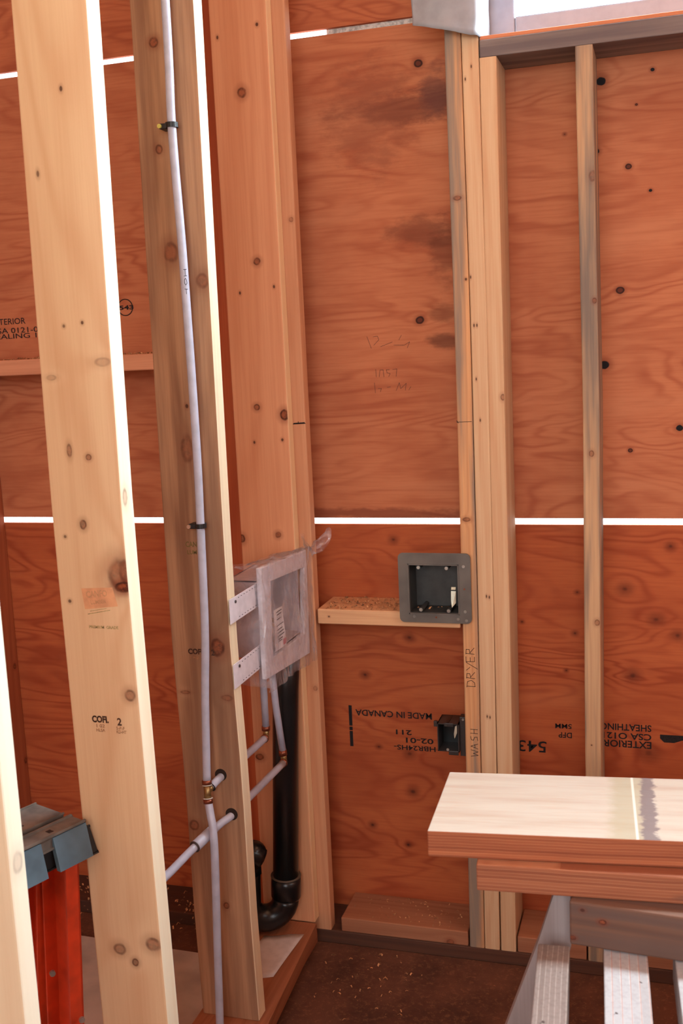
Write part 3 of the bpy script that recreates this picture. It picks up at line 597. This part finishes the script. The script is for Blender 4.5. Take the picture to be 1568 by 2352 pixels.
# plastic bag
bagT = NT('clear_plastic'); bagT.t.nodes.remove(bagT.b)
_co = bagT.coord(); _nz = bagT.noise(bagT.mapv(_co, (14, 30, 9)), 1, 4, 0.6, 1.2)
_tr = bagT.n('ShaderNodeBsdfTransparent'); _df = bagT.n('ShaderNodeBsdfTranslucent'); _d2 = bagT.n('ShaderNodeBsdfDiffuse'); _gs = bagT.n('ShaderNodeBsdfGlossy'); _gs.inputs['Roughness'].default_value = .18
_df.inputs[0].default_value = (.9, .88, .93, 1); _d2.inputs[0].default_value = (.85, .82, .88, 1)
_bp = bagT.n('ShaderNodeBump'); _bp.inputs['Strength'].default_value = .8; _bp.inputs['Distance'].default_value = .01; bagT.l(_nz, _bp.inputs['Height']); bagT.l(_bp.outputs[0], _gs.inputs['Normal'])
_m0 = bagT.n('ShaderNodeMixShader'); bagT.l(_df.outputs[0], _m0.inputs[1]); bagT.l(_d2.outputs[0], _m0.inputs[2]); _m0.inputs[0].default_value = .6
_m1 = bagT.n('ShaderNodeMixShader'); bagT.l(_m0.outputs[0], _m1.inputs[1]); bagT.l(_gs.outputs[0], _m1.inputs[2]); _m1.inputs[0].default_value = .35
_m2 = bagT.n('ShaderNodeMixShader'); bagT.l(bagT.ramp(_nz, .42, .70, .08, .42), _m2.inputs[0]); bagT.l(_tr.outputs[0], _m2.inputs[1]); bagT.l(_m1.outputs[0], _m2.inputs[2]); bagT.l(_m2.outputs[0], bagT.out.inputs[0])
def crump(p, a=.005, s=26):
    v = Vector(p); return v+Vector((mnoise.noise(v*s), mnoise.noise(v*s+Vector((9, 1, 4))), mnoise.noise(v*s+Vector((3, 7, 2)))))*a
def bagf(u, v):
    y = -.480+.345*u; zt = 1.083-.022*u; zb_ = .783-.022*u
    z = zb_+(zt-zb_)*v
    x = -.868+.004*math.sin(u*9+v*5)
    return tuple(crump((x, y, z), .006, 30))
bag = sheet(bagf, 40, 40, 'plastic_bag', bagT.m, .0004, loc=(-.87, -.31, .78)); tag(bag, 'crumpled clear plastic bag wrapped around the washer outlet box', 'bag')
def bagtop(u, v):
    y = -.440+.30*u; x = -.868-.088*v; z = 1.080-.022*u+.004*math.sin(v*7+u*11)-.02*v
    return tuple(crump((x, y, z), .007, 34))
sheet(bagtop, 30, 14, 'bag_top', bagT.m, .0004, bag, loc=(-.9, -.3, 1.07))
def bagside(u, v):
    x = -.868-.10*u; z = .79+.29*v; y = -.478+.02*u+.006*math.sin(z*40)
    return tuple(crump((x, y, z), .006, 26))
sheet(bagside, 14, 30, 'bag_side', bagT.m, .0004, bag, loc=(-.9, -.45, .8))
def tuft(u, v):
    a = u*6.28; r_ = .010+.034*v*(1+.3*math.sin(a*3)); return tuple(crump((-.862+.8*r_*math.cos(a), -.158+.030*v+r_*math.sin(a)*.8, 1.050+.022*v+.5*r_*math.sin(a*2)), .014, 45))
sheet(tuft, 26, 10, 'bag_knot', bagT.m, .0004, bag, loc=(-.868, -.15, 1.05))

# ------------------------------------------------------------------ dryer box
M_GBOX = plain('grey_box_plastic', (104, 96, 88), .5, var=.1, scale=14); M_GIN = plain('grey_box_inside', (58, 56, 52), .5, var=.1)
M_SCR = plain('screw_steel', (190, 188, 180), .3, metal=.8, var=.1); M_CLIP = plain('clip_steel', (216, 212, 190), .35, metal=.5)
db = empty('dryer_outlet_box', (-.547, -.15, .868), 'large square grey dryer outlet box with a wide face plate', 'outlet box')
def rrect(x0, x1, z0, z1, r, n=5):
    out = []
    for cx, cz, a0 in ((x1-r, z1-r, 0), (x0+r, z1-r, 90), (x0+r, z0+r, 180), (x1-r, z0+r, 270)):
        for k in range(n+1):
            a = math.radians(a0+90*k/n); out.append((cx+r*math.cos(a), cz+r*math.sin(a)))
    return out
oo = rrect(-.638, -.4565, .8695, 1.0455, .012); ii = rrect(-.611, -.4885, .894, 1.0155, .003); n = len(oo)
vs = [(a, -.1530, c) for a, c in oo]+[(a, -.1530, c) for a, c in ii]+[(a, -.1485, c) for a, c in oo]+[(a, -.1485, c) for a, c in ii]; fs = []
for i in range(n):
    j = (i+1) % n; fs += [(i, j, n+j, n+i), (2*n+i, 3*n+i, 3*n+j, 2*n+j), (i, 2*n+i, 2*n+j, j), (n+i, n+j, 3*n+j, 3*n+i)]
b = MB(); b.add(vs, fs); pl = b.build('face_plate', M_GBOX, db)
b = MB()
for q in ((-.613, -.4865, 1.0155, 1.0185), (-.613, -.4865, .891, .894)): b.box(q[0], q[1], -.1555, -.153, q[2], q[3])
for q in ((-.6145, -.611), (-.4885, -.4855)): b.box(q[0], q[1], -.1555, -.153, .891, 1.0185)
b.build('raised_rim', M_GBOX, pl)
b = MB(); t = .0025
b.box(-.6125, -.611+.0005, -.1485, -.075, .8945, 1.017); b.box(-.488, -.4865, -.1485, -.075, .8945, 1.017); b.box(-.6125, -.4865, -.1485, -.075, 1.0155, 1.017); b.box(-.6125, -.4865, -.1485, -.075, .8936, .8950); b.box(-.6125, -.4865, -.0765, -.0745, .8936, 1.017)
b.build('box_body', M_GIN, db)
def screw(x, y, z, r, par, mat=M_SCR, name='screw'):
    b = MB(); b.tube([(x, y, z), (x, y-.0018, z)], r, 14); b.box(x-r*.9, x+r*.9, y-.0022, y-.0017, z-r*.16, z+r*.16, 0); return b.build(name, mat, par)
for (x, z) in ((-.587, 1.009), (-.5165, 1.008), (-.584, .9015), (-.514, .900)):
    MB().tube([(x, -.150, z), (x, -.080, z)], .0055, 12).build('screw_post', M_GIN, db); screw(x, -.1500, z, .0042, db)
for (x, z, mt) in ((-.4735, 1.0135, M_SCR), (-.472, .900, M_SCR), (-.6005, .885, M_GBOX), (-.490, .8810, M_SCR), (-.4695, .8775, M_GBOX), (-.545, .884, M_COPPER), (-.4725, .957, M_COPPER)):
    screw(x, -.1530, z, .0038 if mt is not M_COPPER else .0022, db, mt if mt is not M_GBOX else plain('screw_dull', (140, 134, 126), .4, metal=.4))
b = MB(); b.prism([(-.508, -.143, .949), (-.496, -.143, .949), (-.496, -.148, .920), (-.506, -.148, .908), (-.508, -.146, .925)], (0, .001, 0)); b.prism([(-.508, -.138, .958), (-.497, -.138, .958), (-.497, -.141, .952), (-.508, -.141, .952)], (0, .001, 0)); b.build('ground_clip', M_CLIP, db)

# wash box
M_BBOX = plain('dark_box_plastic', (52, 44, 42), .4, var=.1); M_BIN = plain('dark_box_inside', (20, 22, 22), .35)
ob = empty('wash_outlet_box', (-.52, -.12, .53), 'small dark outlet box fixed beside the handwritten word WASH', 'outlet box')
b = MB(); x0, x1, y0, y1, z0, z1, t = -.553, -.498, -.150, -.085, .534, .608, .0025
b.box(x0, x0+t, y0, y1, z0, z1); b.box(x1-t, x1, y0, y1, z0, z1); b.box(x0, x1, y0, y1, z0, z0+t); b.box(x0, x1, y0, y1, z1-t, z1); b.box(x0, x1, y1-t, y1, z0, z1)
b.build('box_body', M_BBOX, ob)
b = MB(); b.box(x0+t, x1-t, y1-t-.001, y1-t, z0+t, z1-t); b.build('box_inside', M_BIN, ob)
b = MB(); b.box(-.531, -.524, -.145, -.09, z1, z1+.001); b.build('knockout_slot', M_BIN, ob)
b = MB(); b.box(-.498, -.4845, -.136, -.11, .519, .622, .001); b.box(-.562, -.553, -.150, -.140, .598, .612, .001); b.box(-.535, -.512, -.151, -.148, .600, .6095, .001); b.box(-.525, -.500, -.152, -.148, .526, .537, .001); b.build('mounting_flange', M_BBOX, ob)
b = MB(); b.prism([(-.508, -.146, .600), (-.5035, -.146, .603), (-.5035, -.146, .583), (-.510, -.146, .568), (-.5115, -.146, .580)], (0, .001, 0)); b.build('ground_clip', M_CLIP, ob)
screw(-.5275, -.1495, .5395, .0035, ob); screw(-.489, -.1365, .616, .003, ob); screw(-.530, -.151, .604, .0025, ob, M_GIN)

# ------------------------------------------------------------------ planks and sawhorse
T, c, co, sep = layered('lvl_top', (176, 104, 68), (124, 62, 40), 'z', 0, .044, 9, seed=3)
geo = T.n('ShaderNodeNewGeometry'); sg = T.n('ShaderNodeSeparateXYZ'); T.l(geo.outputs['Normal'], sg.inputs[0])
gr = T.noise(T.mapv(co, (2.2, 22, 1)), 1, 4, .6); gr2 = T.noise(T.mapv(co, (12, 140, 1)), 1, 3, .6)
tc = T.mix(T.math('MULTIPLY', T.ramp(gr, .4, .7), .55), srgb(182, 166, 150), srgb(162, 128, 104))
tc = T.mix(T.math('MULTIPLY', T.ramp(gr2, .5, .75), .35), tc, srgb(178, 140, 112))
def band_x(x0, x1, soft):
    xx = T.math('ADD', sep.outputs[0], T.math('MULTIPLY', T.math('SUBTRACT', T.noise(T.mapv(co, (30, 60, 1)), 1, 4, .7), .5), .035))
    xx = T.math('SUBTRACT', xx, T.math('MULTIPLY', sep.outputs[1], .06))
    return T.math('MULTIPLY', T.ramp(xx, x0-soft, x0+soft*.2), T.ramp(xx, x1-soft*.2, x1+soft, 1, 0))
tc = T.mix(T.math('MULTIPLY', band_x(.292, .33, .02), .45), tc, srgb(150, 136, 100))
tc = T.mix(T.math('MULTIPLY', band_x(.334, .352, .006), .85), tc, srgb(110, 92, 92))
xl = T.math('SUBTRACT', sep.outputs[0], T.math('MULTIPLY', sep.outputs[1], .035))
tc = T.mix(T.math('MULTIPLY', T.ramp(xl, .3215, .3235), T.ramp(xl, .3255, .3275, 1, 0)), tc, srgb(214, 196, 182))
c = T.mix(T.ramp(sg.outputs[2], .5, .8), c, tc); M_LVL = T.done(c, gr2, .15, .001)  # upward faces take the paler grey-beige colour
T, c, co, sep = layered('lvl_second', (168, 104, 72), (126, 68, 46), 'z', 0, .044, 8, seed=9)
st_ = T.noise(T.mapv(co, (5, 20, 26)), 1, 3, .6); c = T.mix(T.math('MULTIPLY', T.ramp(st_, .62, .72), .5), c, srgb(110, 74, 60)); M_LVL2 = T.done(c)
def lvl(name, x, y, z, length, w, rot, mat, label, skew=0):
    b = MB(); b.box(0, length, 0, w, 0, .044, .0022)
    if skew: b.v = [(vx+skew*vy*(1 if vx < .5 else 0), vy, vz) for vx, vy, vz in b.v]
    o = b.build(name, mat); o.location = (x, y, z); o.rotation_euler.z = math.radians(rot); return tag(o, label, 'beam', 'laminated beams on the sawhorses')
lvl('laminated_beam', -.364, -1.117, .746, 1.9, .240, 5.9, M_LVL, 'upper laminated beam, pale on top with a grey stripe across it', .06)
lvl('laminated_beam', -.285, -1.126, .7015, 1.9, .240, 3.9, M_LVL2, 'lower laminated beam, set back under the pale-topped one')
sh = empty('sawhorse', (.15, -1.13, FZ), 'weathered wooden sawhorse with striped laminated legs under the stacked beams', 'sawhorse')
M_OLD = wood('old_beam', (120, 86, 68), (88, 60, 50), 'x', knots=[('xz', .05, .045, .006, .7, 1), ('xz', .005, .012, .005, .7, 1), ('xz', .02, .06, .004, .8, .8)], seed=14, grain=.45, stain=(96, 78, 72), stain_amt=.7)
b = MB(); b.box(0, .95, 0, .042, 0, .072, .003); bo = b.build('beam', M_OLD, sh); bo.location = Vector((-.142, -1.128, .629))-sh.location; bo.rotation_euler.z = math.radians(-4.5)
T, c, co, sep = layered('lvl_slat', (176, 172, 172), (150, 142, 140), 'x', 0, .0645, 5, seed=21)
fx = T.math('FRACT', T.math('MULTIPLY', sep.outputs[0], 5/.0645)); ln = T.math('MULTIPLY', T.ramp(fx, .80, .88), T.ramp(fx, .90, .98, 1, 0))
c = T.mix(T.math('MULTIPLY', ln, .75), c, srgb(168, 116, 98)); sp = T.noise(T.mapv(co, (60, 60, 60)), 1, 2); c = T.mix(T.ramp(sp, .70, .76), c, srgb(58, 40, 34)); M_SLAT = T.done(c)
T, c, co, sep = layered('lvl_slat_dull', (142, 124, 116), (108, 90, 82), 'x', 0, .048, 6, seed=5)
sp = T.noise(T.mapv(co, (60, 60, 60)), 1, 2); c = T.mix(T.ramp(sp, .68, .76), c, srgb(58, 40, 34)); M_SLATD = T.done(c)
M_LEGG = wood('leg_grey', (164, 152, 150), (128, 114, 110), 'z', seed=15, grain=.3)
DV = Vector((.061, -.9972, 0)).normalized()      # the slats run towards the room, slightly turned
def slat(x, y, w, mat, L_=.95, z=.628, h=.062):
    b = MB(); b.box(0, w, -L_, 0, 0, h, .0018); o = b.build('slat', mat, sh)
    o.location = Vector((x, y, z-h))-sh.location; o.rotation_euler = (math.radians(1.2), 0, math.atan2(DV.x, -DV.y)); return o
slat(-.190, -1.132, .048, M_SLATD); slat(-.0935, -1.090, .0645, M_SLAT); slat(.0105, -1.085, .0645, M_SLAT); slat(.120, -1.085, .0645, M_SLAT)
slat(.235, -1.085, .0645, M_SLAT); slat(.350, -1.085, .0645, M_SLAT)
def lg(x, y, z, dx, dy, w=.089, th=.038):
    b = MB(); T_ = Vector((x, y, z)); B_ = Vector((x+dx, y+dy, FZ)); a = Vector((w, 0, 0))
    b.prism([T_, T_+a*.32, B_+a, B_], (0, th, 0)); return b.build('leg', M_LEGG, sh, loc=(x, y, FZ))
b = MB(); b.prism([(-.1655, -1.084, .700), (-.1440, -1.084, .700), (-.1440, -1.084, .60), (-.30, -1.084, FZ), (-.42, -1.084, FZ), (-.196, -1.084, .600)], (0, .038, 0)); b.build('leg', M_LEGG, sh, loc=(-.2, -1.08, FZ))
b = MB(); b.prism([(.70, -1.150, .628), (.80, -1.150, .628), (.98, -1.150, FZ), (.88, -1.150, FZ)], (0, .038, 0)); b.build('leg', M_LEGG, sh, loc=(.8, -1.15, FZ))
for x in (-.12, .36):
    b = MB(); b.box(x, x+.06, -2.04, -1.99, FZ, .546, .002); b.build('leg', M_OLD, sh, loc=(x, -2.0, FZ))
# ------------------------------------------------------------------ stepladder left of the partition
M_OR = plain('orange_fibreglass', (214, 62, 26), .45, var=.08, scale=20); M_BLUE = plain('blue_grey_plastic', (92, 116, 130), .42, var=.10, scale=14); M_TOPP = plain('cap_top', (128, 116, 106), .6, var=.15, scale=20)
la = empty('stepladder', (-1.12, -1.20, FZ), 'orange fibreglass stepladder with a blue-grey top cap, left of the wide stud', 'ladder')
P0 = Vector((-1.154, -1.010, .72)); P3 = Vector((-1.023, -1.059, .72)); U = (P3-P0).normalized(); V = Vector((U.y, -U.x, 0)); V = V if V.y < 0 else -V
def lad(u, v, z): return P0+U*u+V*v+Vector((0, 0, z-.72))
def ladbox(b, u0, u1, v0, v1, z0, z1, flare=0, bev=.003, mi=0):
    k = MB(); k.box(0, 1, 0, 1, 0, 1, 0)
    bm = bmesh.new(); bmesh.ops.create_cube(bm, size=1)
    for v_ in bm.verts:
        a, c_, d = v_.co.x+.5, v_.co.y+.5, v_.co.z+.5
        uu = u0+(u1-u0)*a+(flare*(1-d)*(1 if a > .5 else -1)); vv = v0+(v1-v0)*c_+(flare*(1-d)*(1 if c_ > .5 else -1))
        v_.co = lad(uu, vv, z0+(z1-z0)*d)
    if bev: bmesh.ops.bevel(bm, geom=list(bm.edges), offset=bev, segments=2, affect='EDGES')
    bm.verts.index_update(); b.add([v_.co.copy() for v_ in bm.verts], [[w.index for w in f_.verts] for f_ in bm.faces], mi); bm.free()
# cap: tray with a groove, holes and flared skirts with a rounded slot in the front skirt
b = MB()
ladbox(b, .0, .080, .0, .36, .706, .720, 0, .003); ladbox(b, .080, .104, 0, .36, .700, .713, 0, .002); ladbox(b, .104, .140, .0, .36, .700, .720, 0, .004)
cap = b.build('cap', M_TOPP, la, loc=P0)
b = MB()
def skirt(b, v0, v1, zlo0, zlo1, th=.010, flare=.014):
    # outer skirt panel with its own rounded lower corner at each end
    n_ = 10; top = []; bot = []
    for k in range(n_+1):
        t = k/n_; v = v0+(v1-v0)*t
        e0 = min(1, t*(v1-v0)/.030) if zlo0 else 1; e1 = min(1, (1-t)*(v1-v0)/.030) if zlo1 else 1
        z = .656+(.040*(1-math.sqrt(max(0, 1-(1-e0)**2))) if e0 < 1 else 0)+(.040*(1-math.sqrt(max(0, 1-(1-e1)**2))) if e1 < 1 else 0)
        top.append(lad(.143, v, .717)); bot.append(lad(.143+flare*(.717-z)/.062, v, z))
    poly = top+bot[::-1]; b.prism(poly, -U*th)
skirt(b, -.004, .070, False, False); skirt(b, .096, .36, False, False)
ladbox(b, .000, .010, .0, .36, .655, .712, .010, .003)
ladbox(b, .01, .126, .350, .360, .655, .712, .006, .003)
b.build('cap_skirt', M_BLUE, cap, loc=P0)
b = MB(); ladbox(b, .0, .138, -.012, .002, .655, .705, .008, .003); ladbox(b, .118, .133, .066, .100, .66, .712, .003, .003); b.build('cap_hollow_dark', M_BLACKP, cap, loc=P0)  # black boxes stand for the shade in the hollow end and skirt slot
for (u_, v_, a_, c_) in ((.115, .055, .007, .010), (.03, .09, .003, .008), (.03, .14, .003, .008), (.055, .07, .003, .008), (.055, .12, .003, .008), (.055, .17, .003, .008)):
    b = MB(); ladbox(b, u_, u_+a_*1.6, v_, v_+c_, .7195, .7205, 0, 0); b.build('cap_hole', M_BIN, cap, loc=P0)
def rail(u, v, wid, dep, flip, lean_u, lean_v, zt=.70, zb=FZ+.0125, mat=M_OR):
    """C-section rail: web across u, two flanges; leaning."""
    b = MB(); tt = .004
    H = zt-zb
    def seg(a0, a1, c0, c1):
        p = [lad(u+a0, v+c0, zt), lad(u+a1, v+c0, zt), lad(u+a1, v+c1, zt), lad(u+a0, v+c1, zt)]
        q = [x_+U*lean_u*H+V*lean_v*H-Vector((0, 0, H)) for x_ in p]
        b.add(p+q, [(0, 1, 2, 3), (7, 6, 5, 4), (0, 4, 5, 1), (1, 5, 6, 2), (2, 6, 7, 3), (3, 7, 4, 0)])
    seg(0, dep, 0, tt); seg(dep-tt, dep, 0, wid); seg(0, tt, 0, wid)
    return b.build('rail', mat, la, loc=lad(u, v, zb))
rail(.058, .006, .030, .072, 0, -.03, .04); rail(.004, .010, .030, .050, 0, -.06, .05)
rail(.058, .322, .030, .072, 0, -.03, .22); rail(.004, .322, .030, .050, 0, -.06, .22)
b = MB(); ladbox(b, .07, .13, .036, .32, .20, .212, 0, .002); b.build('step', plain('step_metal', (150, 150, 150), .4, metal=.6), la, loc=lad(.1, .2, .2))
M_RIV = plain('rivet', (190, 180, 172), .3, metal=.7)
for (x, y, z) in ((-1.040, -1.095, .345), (-1.095, -1.093, .43)):
    p = Vector((x, y, z)); MB().tube([p, p+Vector((.004, -.004, 0))], .0055, 12).build('rivet', M_RIV, la)

# ------------------------------------------------------------------ floor sheet, shavings
M_DRY = plain('drywall_grey', (196, 184, 174), .85, var=.08, scale=9)
m = MB(); m.prism([(-2.3, -.255, FZ), (-1.058, -.285, FZ), (-1.058, -1.9, FZ), (-2.3, -1.9, FZ)], (0, 0, .0125))
tag(m.build('drywall_sheet', M_DRY, loc=(-1.6, -1.0, FZ)), 'pale grey board lying on the floor behind the ladder and partition', 'board')
M_SHAV = plain('wood_shavings_mat', (214, 152, 102), .8, var=.25, scale=90)
def shavings(name, label, regions, cat='shavings'):
    b = MB()
    for (x0, x1, y0, y1, z, n_, s) in regions:
        for _ in range(n_):
            x, y = random.uniform(x0, x1), random.uniform(y0, y1); a = random.uniform(0, 6.28); l_ = s*random.uniform(.4, 1.5); w_ = l_*random.uniform(.2, .5)
            d = Vector((math.cos(a), math.sin(a), 0)); p = Vector((-d.y, d.x, random.uniform(-.3, .5)))*w_
            c0 = Vector((x, y, z+.0006)); q = [c0+d*l_*t_+Z*(l_*1.1*(t_*(1-t_))*random.uniform(.5, 2)) for t_ in (0, .5, 1)]
            b.add([q[0], q[1], q[2], q[2]+p, q[1]+p, q[0]+p], [(0, 1, 4, 5), (1, 2, 3, 4)])
    o = b.build(name, M_SHAV); o['kind'] = 'stuff'; return tag(o, label, cat)
shavings('wood_shavings', 'curly wood shavings heaped on the block in the narrow bay', [(-.84, -.64, -.13, -.01, .893, 220, .008), (-.64, -.50, -.12, -.01, .893, 60, .007)])
shavings('wood_shavings', 'wood shavings lying on the high block at the upper left', [(-1.83, -1.19, -.136, -.01, 1.563, 420, .007)])
shavings('wood_shavings', 'wood shavings lying on the low block beside the black drain', [(-.82, -.50, -.13, -.01, .040, 90, .006)])
shavings('wood_shavings', 'scattered wood chips on the dark brown floor', [(-.86, .1, -.9, -.16, FZ, 60, .008), (-.86, -.6, -.4, -.16, FZ, 40, .008)])
shavings('wood_shavings', 'wood shavings along the bottom plate behind the partition', [(-1.85, -1.06, -.22, -.02, -.0005, 260, .009)])
